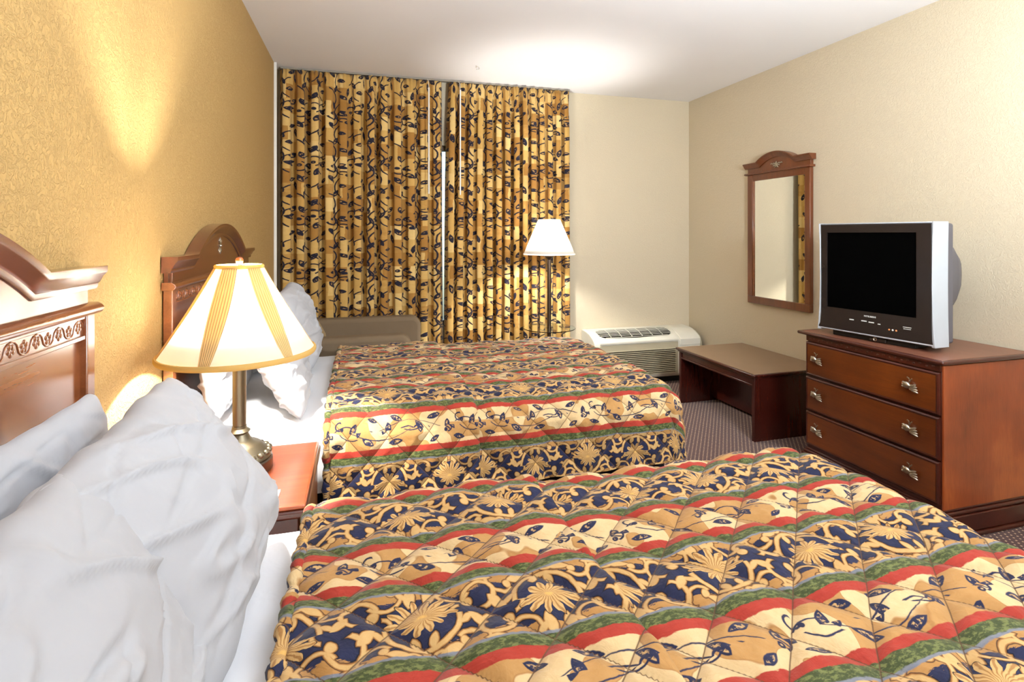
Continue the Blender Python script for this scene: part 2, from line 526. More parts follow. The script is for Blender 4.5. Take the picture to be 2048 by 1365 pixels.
    w2 = g.m('ADD', ay, g.m('MULTIPLY', g.m('SUBTRACT', g.noise(g.v('MULTIPLY', o3, (1, 3, 1)), 22, 4, .7), .5), .045))
    notgold = g.m('SUBTRACT', 1.0, g.step(g.m('MINIMUM', gold, fA), .001, .0006))
    c = scr
    c = g.mix(g.m('MULTIPLY', g.step(w2, .113, .001), notgold), c, tanb)
    c = g.mix(g.step(w1, .0975, .001), c, blue)
    c = g.mix(g.step(w1, .0925, .001), c, green)
    c = g.mix(g.step(w1, .0690, .0008), c, red)
    c = g.mix(g.step(w1, .0490, .0008), c, band)
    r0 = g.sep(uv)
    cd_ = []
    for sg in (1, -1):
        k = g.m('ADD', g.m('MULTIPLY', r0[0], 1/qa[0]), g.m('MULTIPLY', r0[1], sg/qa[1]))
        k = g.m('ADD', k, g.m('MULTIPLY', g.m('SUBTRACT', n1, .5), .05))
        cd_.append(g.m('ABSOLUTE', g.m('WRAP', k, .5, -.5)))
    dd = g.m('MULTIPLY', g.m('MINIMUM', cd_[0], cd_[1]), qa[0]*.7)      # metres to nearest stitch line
    seam_shade = g.m('MULTIPLY', g.step(dd, .0011, .0005), .75)  # crease shade painted dark brown along the quilt seams
    c = g.mix(seam_shade, g.v('SCALE', c, scale=.75), lin(96, 64, 36))
    g.col(c)
    g.set(Roughness=.75, Specular_IOR_Level=.2, Sheen_Weight=.1)
    crease = g.m('POWER', g.m('MINIMUM', g.m('MULTIPLY', dd, 1/.022), 1.0), .55)
    wr = g.noise(g.v('MULTIPLY', o3, (1, 1, 0)), 34, 4, .6, dist=.8)
    h = g.m('ADD', g.m('MULTIPLY', crease, .008), g.m('MULTIPLY', wr, .0035))
    g.bump(h, .9, 1.0)
    return g.mat

def curtain_mat():
    g = G('curtain_print'); uv = g.uv()
    o3 = g.v('MULTIPLY', uv, (1, 1, 0))
    wob = g.v('SUBTRACT', g.noise(o3, 14, 3, .6, out='Color'), (.5, .5, .5))
    p = g.v('ADD', o3, g.v('SCALE', wob, scale=.014))
    # patchwork of offset squares
    sp = g.sep(p)
    rowf = g.m('FLOOR', g.m('MULTIPLY', sp[1], 1/.105))
    xo = g.m('ADD', g.m('MULTIPLY', sp[0], 1/.075), g.m('MULTIPLY', rowf, .37))
    wn = g.n('ShaderNodeTexWhiteNoise'); wn.noise_dimensions = '2D'
    g.L(g.comb(g.m('FLOOR', xo), rowf, 0.0), wn.inputs['Vector'])
    n2 = g.noise(o3, 40, 4, .65)
    f = g.m('ADD', wn.outputs['Value'], g.m('MULTIPLY', g.m('SUBTRACT', n2, .5), .25))
    base = g.ramp(f, [(.0, lin(168, 120, 56)), (.32, lin(180, 134, 68)), (.42, lin(202, 160, 88)), (.75, lin(212, 172, 100)), (1, lin(230, 196, 128))])
    navy = g.mix(n2, lin(26, 24, 34), lin(48, 46, 64))
    sq = g.sep(p)
    p = g.comb(sq[1], sq[0], 0.0)
    P1 = Motifs(g, p, .40, .30)
    st, lf = vine_set(P1, 1.5, 1.25, 0, 0, 1.1, True)
    r = g.v('ADD', g.v('MULTIPLY', p, (-1, 1, 1)), (.05, .16, 0))
    P2 = Motifs(g, r, .40, .30)
    st2, lf2 = vine_set(P2, 1.5, 1.2, 0, 0, 1.1)
    st = g.m('MINIMUM', st, st2); lf = g.m('MINIMUM', lf, lf2)
    leafc = g.mix(g.m('MULTIPLY', g.step(lf, -.0065, .001), g.step(g.noise(o3, 60, 1), .44, .02)), navy, lin(180, 140, 84))
    c = g.mix(g.step(lf, 0, .001), base, leafc)
    c = g.mix(g.step(st, .0004, .001), c, navy)
    g.col(g.v('SCALE', c, scale=.86)); g.set(Roughness=.8, Specular_IOR_Level=.15, Sheen_Weight=.1)
    g.bump(g.noise(o3, 300, 2), .1, .001)
    return g.mat
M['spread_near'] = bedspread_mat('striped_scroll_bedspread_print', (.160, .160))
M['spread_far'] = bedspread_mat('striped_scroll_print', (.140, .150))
M['curtain'] = curtain_mat()
M['ruffle'] = M['curtain']

# ------------------------------------------------------------------ room
XL, XR, YB, YF, ZC = -.617, 2.95, 4.34, -2.4, 2.545
def struct(name, mb, m, **k):
    o = mb.build(name, m, **k); o['kind'] = 'structure'; return o
struct('floor', MB().box(XL-.1, XR+.1, YF-.1, YB+.1, -.1, 0), M['carpet'], smooth=0)
struct('ceiling', MB().box(XL-.1, XR+.1, YF-.1, YB+.1, ZC, ZC+.1), M['ceiling'], smooth=0)
struct('wall_left', MB().box(XL-.1, XL, YF-.1, YB+.1, 0, ZC), M['wall_gold'], smooth=0)
struct('wall_right', MB().box(XR, XR+.1, YF-.1, YB+.1, 0, ZC), M['wall_cream'], smooth=0)
struct('wall_front', MB().box(XL, XR, YF-.1, YF, 0, ZC), M['wall_cream'], smooth=0)
WX0, WX1, WZ0, WZ1 = -.35, 1.55, .55, 2.03
wb = MB()
wb.box(XL, WX0, YB, YB+.12, 0, ZC).box(WX1, XR, YB, YB+.12, 0, ZC).box(WX0, WX1, YB, YB+.12, WZ1, ZC).box(WX0, WX1, YB, YB+.12, 0, WZ0)
struct('wall_back', wb, M['wall_cream'], smooth=0)
win = bpy.data.objects.new('window_1', None); C.objects.link(win); win.location = (.6, YB+.06, WZ0); win['kind'] = 'structure'
fr = MB()
fr.box(WX0, WX1, YB+.03, YB+.09, WZ0, WZ0+.04).box(WX0, WX1, YB+.03, YB+.09, WZ1-.04, WZ1)
fr.box(WX0, WX0+.04, YB+.03, YB+.09, WZ0+.04, WZ1-.04).box(WX1-.04, WX1, YB+.03, YB+.09, WZ0+.04, WZ1-.04)
fr.box(1.05, 1.09, YB+.035, YB+.085, WZ0+.04, WZ1-.04)
fr.build('window_frame', M['bronze'], win, bevel=.003)
MB().box(WX0+.04, 1.05, YB+.055, YB+.06, WZ0+.04, WZ1-.04).build('window_pane', M['glass'], win, smooth=0)
MB().box(1.09, WX1-.04, YB+.055, YB+.06, WZ0+.04, WZ1-.04).build('window_pane', M['glass'], win, smooth=0)
struct('trim_1', MB().box(XL, XL+.018, YB-.19, YB-.165, 0, ZC), M['white_plastic'], bevel=.002)

# curtain track
tr = MB().box(XL+.03, 1.715, 4.245, 4.270, ZC-.014, ZC-.001)
tag(tr.build('curtain_track', M['track'], bevel=.002), 'thin pale curtain rail fixed under the ceiling above the drapes', 'curtain rail')

def curtain(name, x0, x1, folds, label, seed, gap_edge=None, zb=.03):
    zt = ZC-.020
    NU = folds*14; NV = 60
    xs = [x0+(x1-x0)*i/NU for i in range(NU+1)]
    rnd = random.Random(seed)
    ph = [rnd.uniform(-.5, .5) for _ in range(folds+3)]
    amp = [rnd.uniform(.6, 1.25) for _ in range(folds+3)]
    def pt(i, j):
        t = j/NV; z = zt+(zb-zt)*t
        k = i/14
        a0 = int(k); fr_ = k-a0
        s = fr_*fr_*(3-2*fr_)
        A = (amp[a0]*(1-s)+amp[min(a0+1, len(amp)-1)]*s)
        am = .054*A*(.45+.5*min(1, t*7))
        am *= 1 + .12*math.sin(t*5+a0)
        w = 1-2*abs(math.sin(PI*k))**.75
        dx = .012*math.sin(2*PI*k*2+ph[a0]*.4)*min(1, t*8) + .006*math.sin(t*4+a0*1.3)*t
        # pinch pleat near the heading
        if t < .06: w += .35*math.sin(6*PI*k)*(1-t/.06)
        x = xs[i]+dx
        if gap_edge:
            e = gap_edge(t); f_ = max(0, min(1, (i/NU if gap_edge(-1) > 0 else 1-i/NU)*1))
            x += e*f_**3
        return Vector((x, 4.248+am*w-.01*t, z))
    mb = MB()
    us = [0]
    for i in range(NU):
        a, b = pt(i, 30), pt(i+1, 30)
        us.append(us[-1]+math.hypot(a.x-b.x, a.y-b.y))
    mb.grid(NU, NV, pt, lambda i, j: (us[i]*.52+seed*.37, pt(i, j).z))
    o = mb.build(name, M['curtain'], None, smooth=180, solid=.0025)
    tag(o, label, 'curtain', 'pinch pleat drapes over the window')
    return o
def edgeL(t):
    if t < 0: return 1
    return .013*(1-math.exp(-t*3))
def edgeR(t):
    if t < 0: return -1
    return -.040*(1-math.exp(-t*4.5))
curtain('curtain', XL+.025, .612, 12, 'gold patchwork vine print drape, wider left panel behind the lounge chair', 1, edgeL, .03)
curtain('curtain', .672, 1.712, 14, 'gold patchwork vine print drape, right panel behind the floor lamp', 2, edgeR, .03)
for (xp, zb_, lab) in ((.495, 1.615, 'thin white draw wand hanging over the left drape'), (.742, 1.612, 'thin white draw wand hanging over the right drape')):
    w = MB().tube([(xp, 4.135, zb_), (xp, 4.135, 2.44)], .006, 10).tube([(xp, 4.135, 2.44), (xp, 4.16, 2.50), (xp, 4.24, 2.533)], .002, 8)
    tag(w.build('curtain_wand', M['white_plastic']), lab, 'curtain wand', 'curtain draw wands')
hk = MB()
hk.tube([(.816+.012*math.cos(a)-.0, 3.83, ZC-.018+.012*math.sin(a)) for a in [R(q) for q in range(-150, 200, 25)]]+[(.816-.01, 3.83, ZC)], .0018, 8)
tag(hk.build('ceiling_hook', M['pewter']), 'tiny bent wire hook in the white ceiling before the curtain gap', 'hook')

# ------------------------------------------------------------------ headboards
def headboard(cy, label):
    t = thing('headboard', label, 'headboard', (XL, cy, .25))
    hw = .612; x0 = XL+.004
    aw = .395; rise = .118; zs = 1.228
    # arch outline: circle segment
    Rr = (aw*aw+rise*rise)/(2*rise)
    def ztop(y):
        d = abs(y-cy)
        if d >= aw: return zs
        return zs + rise - (Rr-math.sqrt(Rr*Rr-d*d))
    # backing board with arch
    ys = [cy-hw+.01+(2*hw-.02)*i/60 for i in range(61)]
    pts = [(cy-hw+.01, .35)]+[(y, ztop(y)-.015) for y in ys]+[(cy+hw-.01, .35)]
    MB().prism(pts, x0, x0+.012, 'x').build('back_panel', M['wood_head_dark'], t)
    for s in (-1, 1):
        a, b = sorted((cy+s*hw, cy+s*(hw-.036)))
        MB().box(x0, x0+.028, a, b, .25, 1.122).build('post', M['wood_head'], t, bevel=.003)
    ys2 = [cy-hw+.018+(2*hw-.036)*i/60 for i in range(61)]
    MB().prism([(cy-hw+.018, 1.12)]+[(y, ztop(y)-.02) for y in ys2]+[(cy+hw-.018, 1.12)], x0+.012, x0+.022, 'x').build('arch_panel', M['wood_head_dark'], t, bevel=.001)
    # mid rail moulding
    pr = [(0, 0), (.052, 0), (.060, .004), (.066, .010), (.066, .014), (.060, .020), (.045, .026), (0, .026)]
    MB().prism([(x0+p*.62, 1.120+q) for p, q in pr], cy-hw-.014, cy+hw+.014, 'y').build('mid_rail', M['wood_head'], t, bevel=.002)
    # rails around recessed panel
    MB().box(x0, x0+.025, cy-hw+.036, cy+hw-.036, 1.113, 1.120).box(x0, x0+.025, cy-hw+.036, cy+hw-.036, 1.068, 1.078).build('frieze_rail', M['wood_head'], t, bevel=.0015)
    fb = MB().box(x0, x0+.020, cy-hw+.036, cy+hw-.036, 1.078, 1.113)
    nfl = 30
    for k in range(nfl):
        yc = cy-hw+.056+(2*hw-.112)*k/(nfl-1); zc = 1.0955
        for q in range(5):
            a = 2*PI*q/5+PI/2+(k % 2)*.5
            fb.ellip((x0+.0200, yc+.0072*math.cos(a), zc+.0078*math.sin(a)), (.0022, .0056, .0052), 8, 6)
        arc = [(x0+.0205, yc+.019*math.cos(b), zc+(.015*math.sin(b))*(1 if k % 2 else -1)) for b in [R(v) for v in range(0, 181, 30)]]
        fb.tube(arc, .0014, 6)
    fb.build('carved_frieze', M['wood_head'], t)
    MB().box(x0+.010, x0+.014, cy-hw+.036, cy+hw-.036, .38, 1.068).build('lower_panel', M['wood_head'], t)
    # cornice: swept profile following straight - arch - straight
    path = []
    N = 36
    def P(y, z, ny, nz): path.append((Vector((x0, y, z)), Vector((0, ny, nz))))
    P(cy-hw-.014, zs, 0, 1)
    ang = math.asin(aw/Rr)
    mit = Vector((-math.sin(ang/2), math.cos(ang/2)))/math.cos(ang/2)
    P(cy-aw, zs, mit.x*1.0, mit.y*1.0)
    for i in range(1, N):
        a = -ang+2*ang*i/N
        P(cy+Rr*math.sin(a), zs+rise-Rr+Rr*math.cos(a), math.sin(a), math.cos(a))
    P(cy+aw, zs, -mit.x, mit.y)
    P(cy+hw+.014, zs, 0, 1)
    # fix mitre sign for left joint
    prof = [(0, -.052), (.025, -.052), (.028, -.046), (.028, -.040), (.032, -.036), (.039, -.022), (.045, -.016), (.047, -.012), (.047, 0), (0, 0)]
    MB().sweep(path, (1, 0, 0), prof).build('cornice', M['wood_head_dark'], t, smooth=35)
    # metal emblem
    em = MB(); ex = x0+.023; ez = 1.255
    em.ellip((ex, cy, ez+.012), (.004, .007, .020), 10, 8)
    for s in (-1, 1):
        for k, (dy, dz, a, l) in enumerate(((.012, .010, 40, .015), (.017, -.004, 75, .014), (.011, -.017, 130, .014))):
            rot = Matrix.Rotation(R(-s*a), 3, 'X')
            em.ellip((ex, cy+s*dy, ez+dz), (.003, .005, l), 10, 8, rot)
        em.ellip((ex+.002, cy+s*.006, ez-.004), (.004, .005, .005), 8, 6)
    em.ellip((ex, cy, ez-.026), (.004, .005, .014), 10, 8)
    em.build('emblem', M['pewter'], t)
    return t
headboard(.805, 'glossy arched wooden headboard of the near bed with carved leaf frieze')
headboard(2.54, 'arched wooden headboard of the far bed behind the table lamp')

# ------------------------------------------------------------------ beds
def drape_fn(xa, xb, y0, y1, zt, r, crown=.012, foot=True):
    """returns map(s,t,lift)->(pos) ; s from xa ; t = distance from bed centre line"""
    cy = (y0+y1)/2; hw = (y1-y0)/2
    ih = hw-r; rf = r*.8
    xi = xb-rf if foot else 1e9
    def f(s, t, Lmax):
        ex = max(0, s-xi); ey = math.copysign(max(0, abs(t)-ih), t)
        bx = min(s, xi); by = max(-ih, min(ih, t))
        L = math.hypot(ex*(r/rf), ey)
        base = Vector((bx, cy+by, zt + crown*(1-(by/ih)**2)))
        if L < 1e-9: return base, Vector((0, 0, 1))
        nx, ny = ex*(r/rf)/L, ey/L
        if L > Lmax: L = Lmax
        q = L/r
        if q < PI/2:
            o, dz = r*math.sin(q), r*(1-math.cos(q)); n = Vector((nx*math.sin(q), ny*math.sin(q), math.cos(q)))
        else:
            e = L-r*PI/2
            o, dz = r+e*.10, r+e*.99; n = Vector((nx, ny, .1)).normalized()
        p = Vector((base.x+nx*o*(rf/r), base.y+ny*o, base.z-dz))
        return p, n
    return f

def quilt(s, t, a=.150, b=.150):
    u = s/a+t/b; v = s/a-t/b
    return min(1, abs(math.sin(PI*u))*1.15)**.6*min(1, abs(math.sin(PI*v))*1.15)**.6

def bed(x_foot, y0, y1, zt, spread_mat, hem_len, x_head, xfold, labels, ph, qa, near=True):
    cy = (y0+y1)/2
    t = thing('bed', labels[0], 'bed', ((XL+x_foot)/2, cy, 0))
    xh = XL+.055
    # legs
    for sx in (xh+.12, x_foot-.16):
        for sy in (y0+.18, y1-.18):
            MB().lathe([(.022, 0), (.028, .02), (.028, .10)], (sx, sy, 0), 16).build('leg', M['bronze'], t)
    MB().box(xh+.01, x_foot-.07, y0+.07, y1-.07, .10, .36).build('box_spring', M['ruffle'], t, bevel=.02)
    # mattress with fitted sheet : superellipse box
    mb = MB()
    f = drape_fn(xh, x_foot-.055, y0+.045, y1-.045, zt-.022, .085, .010)
    xs = [xh+(x_foot-.055-xh+.30)*i/90 for i in range(91)]
    hwL = (y1-y0)/2-.045-.085+.085*PI/2+.17
    ts = [-hwL+2*hwL*j/90 for j in range(91)]
    Lm = .085*PI/2+.15
    def sp(i, j):
        p, n = f(xs[i], ts[j], Lm)
        side = abs(n.z) < .5
        wv = .004*noise.noise(Vector((p.x*6, p.y*6, p.z*6)))
        if side: wv += .006*math.sin(p.z*70+2*noise.noise(Vector((p.x*4, 0, p.z*3))))*max(0, .52-p.z)/.15
        else: wv += .003*noise.noise(Vector((p.x*14, p.y*5, 0)))
        return p+n*wv
    mb.grid(90, 90, sp)
    # head end closure
    hd = [sp(0, j) for j in range(91)]
    mb.add(hd+[Vector((xh, v.y, .36)) for v in hd], [(j, j+1, j+92, j+91) for j in range(90)])
    mb.build('mattress', M['sheet'], t, smooth=180, weld=True)
    # bedspread
    sprd = thing('bedspread', labels[1], 'bedspread', (x_foot-.5, cy, zt-.3), group=None)
    r = .125
    f = drape_fn(x_head, x_foot, y0, y1, zt, r, .014)
    Lmax = r*PI/2+hem_len
    hwS = (y1-y0)/2-r+Lmax
    foot_len = x_foot-.1+Lmax*.8+.02
    d = .0075 if not near else .0055
    NU = int((foot_len-x_head)/d); NV = int(2*hwS/d)
    def mk(sa, sb, lift, amp, seed, tshift=0, roll=False):
        nu = int((sb-sa)/d); 
        def P(i, j):
            s = sa+(sb-sa)*i/nu; tt = -hwS+2*hwS*j/NV
            p, n = f(s, tt, Lmax)
            qd = quilt(s+tshift, tt+ph, qa[0], qa[1])
            h = lift + amp*qd + .006*noise.noise(Vector((s*5, tt*5, seed)))*1.2 + .0022*noise.noise(Vector((s*26, tt*26, seed)))*qd
            h += .0016*noise.noise(Vector((s*60, tt*40, seed+4)))*qd
            if roll:
                e = sb-s
                if e < .02: h -= (1-math.sqrt(max(0, 1-(1-e/.02)**2)))*lift*1.0
                e0 = s-sa
                if e0 < .02: h -= (1-math.sqrt(max(0, 1-(1-e0/.02)**2)))*lift*.6
            if n.z < .3:
                h += .006*math.sin(s*23+seed)*(1-abs(n.z))
            return p+n*h
        def U(i, j):
            s = sa+(sb-sa)*i/nu; tt = -hwS+2*hwS*j/NV
            return (s+tshift, tt+ph)
        m_ = MB(); m_.grid(nu, NV, P, U)
        return m_, P, nu
    m1, P1, n1 = mk(xfold-.06, foot_len, .004, .0135 if near else .009, 1)
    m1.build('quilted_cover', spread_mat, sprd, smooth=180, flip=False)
    m2, P2, n2_ = mk(x_head, xfold, .018, .0125 if near else .008, 7, .12, True)
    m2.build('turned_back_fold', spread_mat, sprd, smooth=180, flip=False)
    # gathered binding along the head edge
    path = [P2(0, j)+Vector((-.004, 0, .0)) for j in range(0, NV+1, 2)]
    rb = [.0125*(1+.22*math.sin(j*1.9)+.1*math.sin(j*5.3)) for j in range(len(path))]
    hb = MB(); hb.tube(path, rb, 12)
    for k in range(len(path)):
        for q in range(12): hb.uv[k*12+q] = (x_head-.16+q*.0065, -hwS+2*hwS*k/(len(path)-1)+ph+.01)
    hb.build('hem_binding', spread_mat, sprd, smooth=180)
    return f

NEAR = dict(y0=.12, y1=1.385, zt=.655)
FAR = dict(y0=1.925, y1=3.19, zt=.655)
bed(1.315, NEAR['y0'], NEAR['y1'], NEAR['zt'], M['spread_near'], .20, -.112, .43,
    ('near double bed with white sheet nearest the camera', 'quilted striped bedspread with gold scrolls on the near bed'), .079, (.160, .160))
bed(1.315, FAR['y0'], FAR['y1'], FAR['zt'], M['spread_far'], .16, -.115, .42,
    ('far double bed with white sheet between nightstand and curtains', 'quilted striped bedspread with gold scrolls on the far bed'), -.025, (.140, .150), near=False)

# ------------------------------------------------------------------ pillows
def pillow(loc, rot, label, w=.66, h=.46, th=.20, seed=0, group='white pillows on the beds', sag=.0, corner=1.0):
    """local: x thickness, y width, z height; origin at centre"""
    N = 64
    mb = MB()
    def P(i, j, side):
        u = -1+2*i/N; v = -1+2*j/N
        # outline pulled in between the corners
        cr = 1-.075*(abs(u)*abs(v))**5
        y = u*w/2*(1-.060*corner*(1-v*v))*cr ; z = v*h/2*(1-.07*corner*(1-u*u))*cr
        e = max(0, (1-abs(u)**2.6)*(1-abs(v)**2.6))
        T = th/2*e**.52
        T *= 1+.18*v*-sag
        q = Vector((u*2.1+seed, v*1.9, seed*3.1+side*7))
        wr = .012*noise.noise(q*.9)*e**.5
        cu, cv = math.copysign(1, u), math.copysign(1, v)
        rr = math.hypot(u-cu, (v-cv)*h/w); an = math.atan2((v-cv)*h/w, u-cu)
        wr += .0036*math.sin(an*6+seed+cu*2+noise.noise(q)*2)*max(0, 1-rr/.9)**1.5*min(1, rr*4)*min(1, e*3)
        r1 = noise.noise(Vector((u*1.1+v*1.7+seed, (v-u*.5)*.8, seed+side*3)))
        wr += .012*math.exp(-(r1/.07)**2)*min(1, e*2)
        r2 = noise.noise(Vector((u*.9-v*2.6+seed*2, v*1.2+u*.7, seed+side*5)))
        wr -= .007*math.exp(-(r2/.05)**2)*min(1, e*2)
        r3 = noise.noise(Vector((u*4+seed, v*2.6+u*2, seed+9+side)))
        wr += .0025*math.exp(-(r3/.08)**2)*min(1, e*2)
        x = side*(T+wr*min(1, T/.02))
        bend = -.06*sag*(v*v)
        return Vector((x+bend, y+.006*noise.noise(Vector((v*4, seed, 1)))*(abs(u)), z+.008*noise.noise(Vector((u*4, seed, 2)))*abs(v)))
    for side in (-1, 1):
        mb.grid(N, N, lambda i, j: P(i, j, side))
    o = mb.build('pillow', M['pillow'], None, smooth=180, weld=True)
    o.location = loc; o.rotation_euler = [R(a) for a in rot]
    tag(o, label, 'pillow', None)
    return o
# rot: (about x = roll in headboard plane, about y = lean back, z = yaw)
pillow((-.505, .985, .822), (0, -9, -2), 'grey shaded white pillow leaning on the near headboard behind the others', seed=3, w=.58, h=.34, th=.10)
pillow((-.300, 1.045, .824), (5, -34, -4), 'large white pillow on the near bed touching the bedside table end', seed=8, w=.54, h=.40, th=.15)
pillow((-.300, .610, .818), (-2, -29, 5), 'white pillow at the front left of the near bed cut by the frame', seed=13, w=.62, h=.38, th=.15)
pillow((-.500, 2.24, .845), (0, -8, 0), 'white pillow near the lamp leaning on the far headboard', seed=21, w=.58, h=.38, th=.10)
pillow((-.500, 2.87, .845), (0, -8, 0), 'white pillow leaning on the far headboard beside the curtain side', seed=25, w=.56, h=.38, th=.10)
pillow((-.310, 2.24, .835), (3, -26, 2), 'front white pillow of the far bed behind the lamp post', seed=31, w=.56, h=.42, th=.14)
pillow((-.305, 2.86, .852), (2, -20, 0), 'front white pillow of the far bed standing tallest near the lounge chair', seed=37, w=.56, h=.41, th=.15)

# ------------------------------------------------------------------ nightstand
ns = thing('nightstand', 'cherry wood nightstand between the two beds under the lamp', 'nightstand', (-.37, 1.70, 0))
NX1 = -.142; NY0, NY1, NZ = 1.465, 1.905, .60
prof = [(0, 0), (-.012, .004), (-.020, .010), (-.020, .016), (-.010, .022), (0, .022)]
def moulded_top(x0, x1, y0, y1, z, th, ov, m, parent, name, bev=.006):
    o = MB().box(x0, x1, y0, y1, z-th, z).build(name, m, parent, bevel=bev, seg=3)
    return o
moulded_top(XL+.004, NX1, NY0, NY1, NZ, .012, 0, M['wood_night'], ns, 'top')
MB().box(XL+.004, NX1+.006, NY0-.006, NY1+.006, NZ-.034, NZ-.012).build('top_moulding', M['wood_dark'], ns, bevel=.008, seg=3)
MB().box(XL+.02, NX1-.02, NY0+.02, NY1-.02, .06, NZ-.034).build('cabinet', M['wood_dark'], ns, bevel=.002)
dr = MB().box(NX1-.02, NX1-.002, NY0+.035, NY1-.035, .40, .55).build('drawer', M['wood_drawer'], ns, bevel=.005)
MB().ellip((NX1+.010, 1.685, .475), (.012, .016, .016)).build('knob', M['pewter'], dr)
MB().box(XL+.01, NX1-.01, NY0+.01, NY1-.01, 0, .06).build('plinth', M['wood_dark'], ns, bevel=.006)
tag(MB().box(-.30, -.215, 1.475, 1.56, NZ, NZ+.005).build('notepad', M['paper']), 'small white notepad on the nightstand in front of the lamp', 'notepad')

# ------------------------------------------------------------------ table lamp
LX, LY = -.350, 1.725
tl = thing('table_lamp', 'lit table lamp with ivory cone shade and antique metal column on the nightstand', 'lamp', (LX, LY, NZ))
MB().lathe([(0, 0), (.088, 0), (.090, .004), (.090, .034), (.086, .038), (0, .038)], (LX, LY, NZ), 48, cap=False).build('foot', M['bronze'], tl)
bs = MB().lathe([(.084, .038), (.088, .044), (.086, .052), (.078, .060), (.070, .066), (.060, .078), (.050, .084), (.038, .088), (.030, .098), (.024, .112), (.030, .120), (.020, .128), (.020, .136)], (LX, LY, NZ), 48)
for k in range(20):
    a = 2*PI*k/20
    bs.ellip((LX+.079*math.cos(a), LY+.079*math.sin(a), NZ+.056), (.011, .011, .009), 10, 6)
bs.build('base', M['lampmetal'], tl)
MB().lathe([(.0175, .136), (.0185, .142), (.0185, .318), (.0205, .322), (.0205, .330), (.016, .336), (.012, .345)], (LX, LY, NZ), 32).build('column', M['lampmetal'], tl)
MB().lathe([(.010, .345), (.010, .44), (.014, .445), (.014, .49)], (LX, LY, NZ), 20).build('socket', M['bronze'], tl)
sb, st_, rb_, rt_ = .952-NZ, 1.205-NZ, .208, .062
sh = MB().lathe([(rb_, sb), (rb_-(rb_-rt_)*.5-.004, (sb+st_)/2), (rt_, st_)], (LX, LY, NZ), 72, cap=False).build('lamp_shade', M['shade'], tl, solid=.0012)
for k in range(6):
    a0 = R(-102+60*k)
    pm = MB()
    nn = 24
    def PP(i, j):
        t = j/12; z = sb+(st_-sb)*t
        r = rb_+(rt_-rb_)*t-.016*t*(1-t)+.0022
        half = R(3.6)+(R(19)-R(3.6))*t
        a = a0-half+2*half*i/nn
        r += .0009*math.sin(i/nn*2*PI*7)
        return Vector((LX+r*math.cos(a), LY+r*math.sin(a), NZ+z))
    pm.grid(nn, 12, PP, lambda i, j: (i/nn, j/12))
    pm.build('pleated_gore', M['pleat'], sh, smooth=180, solid=.0004)
for (z, r) in ((sb, rb_+.001), (st_, rt_+.001)):
    tp = MB()
    hh = .0075 if r > .1 else .006
    tp.lathe([(r+.0015, -hh), (r+.004, -hh*.5), (r+.004, hh*.5), (r+.0015, hh), (r-.003, hh), (r-.003, -hh), (r+.0015, -hh)], (LX, LY, NZ+z), 72, cap=False)
    tp.build('shade_trim', M['trim_gold'], sh)
hp = MB().tube([(LX, LY, NZ+.36)]+[(LX+.055*math.sin(a), LY, NZ+.36+.25*(1-math.cos(a))/2) for a in [R(v) for v in range(20, 181, 20)]], .002, 8)
hp.tube([(LX-rt_, LY, NZ+st_-.004), (LX+rt_, LY, NZ+st_-.004)], .002, 8).tube([(LX, LY-rt_, NZ+st_-.004), (LX, LY+rt_, NZ+st_-.004)], .002, 8)
hp.build('harp', M['lampmetal'], tl)
MB().lathe([(.004, .603), (.004, .612), (.009, .616), (.011, .624), (.008, .631), (.001, .634)], (LX, LY, NZ), 20).build('finial', M['wood_night'], tl)

# ------------------------------------------------------------------ floor lamp
FX, FY = 1.365, 3.80
fl = thing('floor_lamp', 'lit floor lamp with white shade and round glass tray before the right drape', 'lamp', (FX, FY, 0))
MB().lathe([(.13, 0), (.135, .008), (.13, .016), (.05, .026), (.02, .04), (.016, .05)], (FX, FY, 0), 40).build('base', M['bronze'], fl)
MB().lathe([(.0155, .05), (.0155, 1.105)], (FX, FY, 0), 20).build('pole', M['bronze'], fl)
MB().lathe([(.016, 1.098), (.012, 1.106), (.020, 1.118), (.034, 1.128), (.040, 1.134), (.040, 1.138), (.014, 1.142), (.014, 1.20)], (FX, FY, 0), 24).build('socket', M['bronze'], fl)
s2 = MB().lathe([(.194, 1.150), (.082, 1.412)], (FX, FY, 0), 56, cap=False).build('lamp_shade', M['shade_white'], fl, solid=.0012)
MB().lathe([(.195, 1.146), (.197, 1.150), (.195, 1.156), (.191, 1.150), (.195, 1.146)], (FX, FY, 0), 56, cap=False).build('shade_trim', M['shade_white'], s2)
MB().lathe([(.0, .586), (.198, .586), (.200, .589), (.198, .592), (0, .592)], (FX, FY, 0), 64, cap=False).build('glass_tray', M['glass'], fl)
MB().lathe([(.018, .578), (.030, .582), (.030, .586)], (FX, FY, 0), 24).build('tray_collar', M['bronze'], fl)

# ------------------------------------------------------------------ lounge chair behind the far bed
ch = thing('lounge_chair', 'taupe upholstered lounge chair with rounded arms in the corner behind the far bed', 'chair', (-.1, 3.75, 0))
def rbox(x0, x1, y0, y1, z0, z1, name, m, bev, seg=5):
    return MB().box(x0, x1, y0, y1, z0, z1).build(name, m, ch, bevel=bev, seg=seg)
MB().box(XL+.06, .33, 3.44, 4.06, .10, .30).build('frame', M['chair'], ch, bevel=.02)
rbox(-.36, .36, 3.52, 3.98, .30, .45, 'seat_cushion', M['chair'], .04)
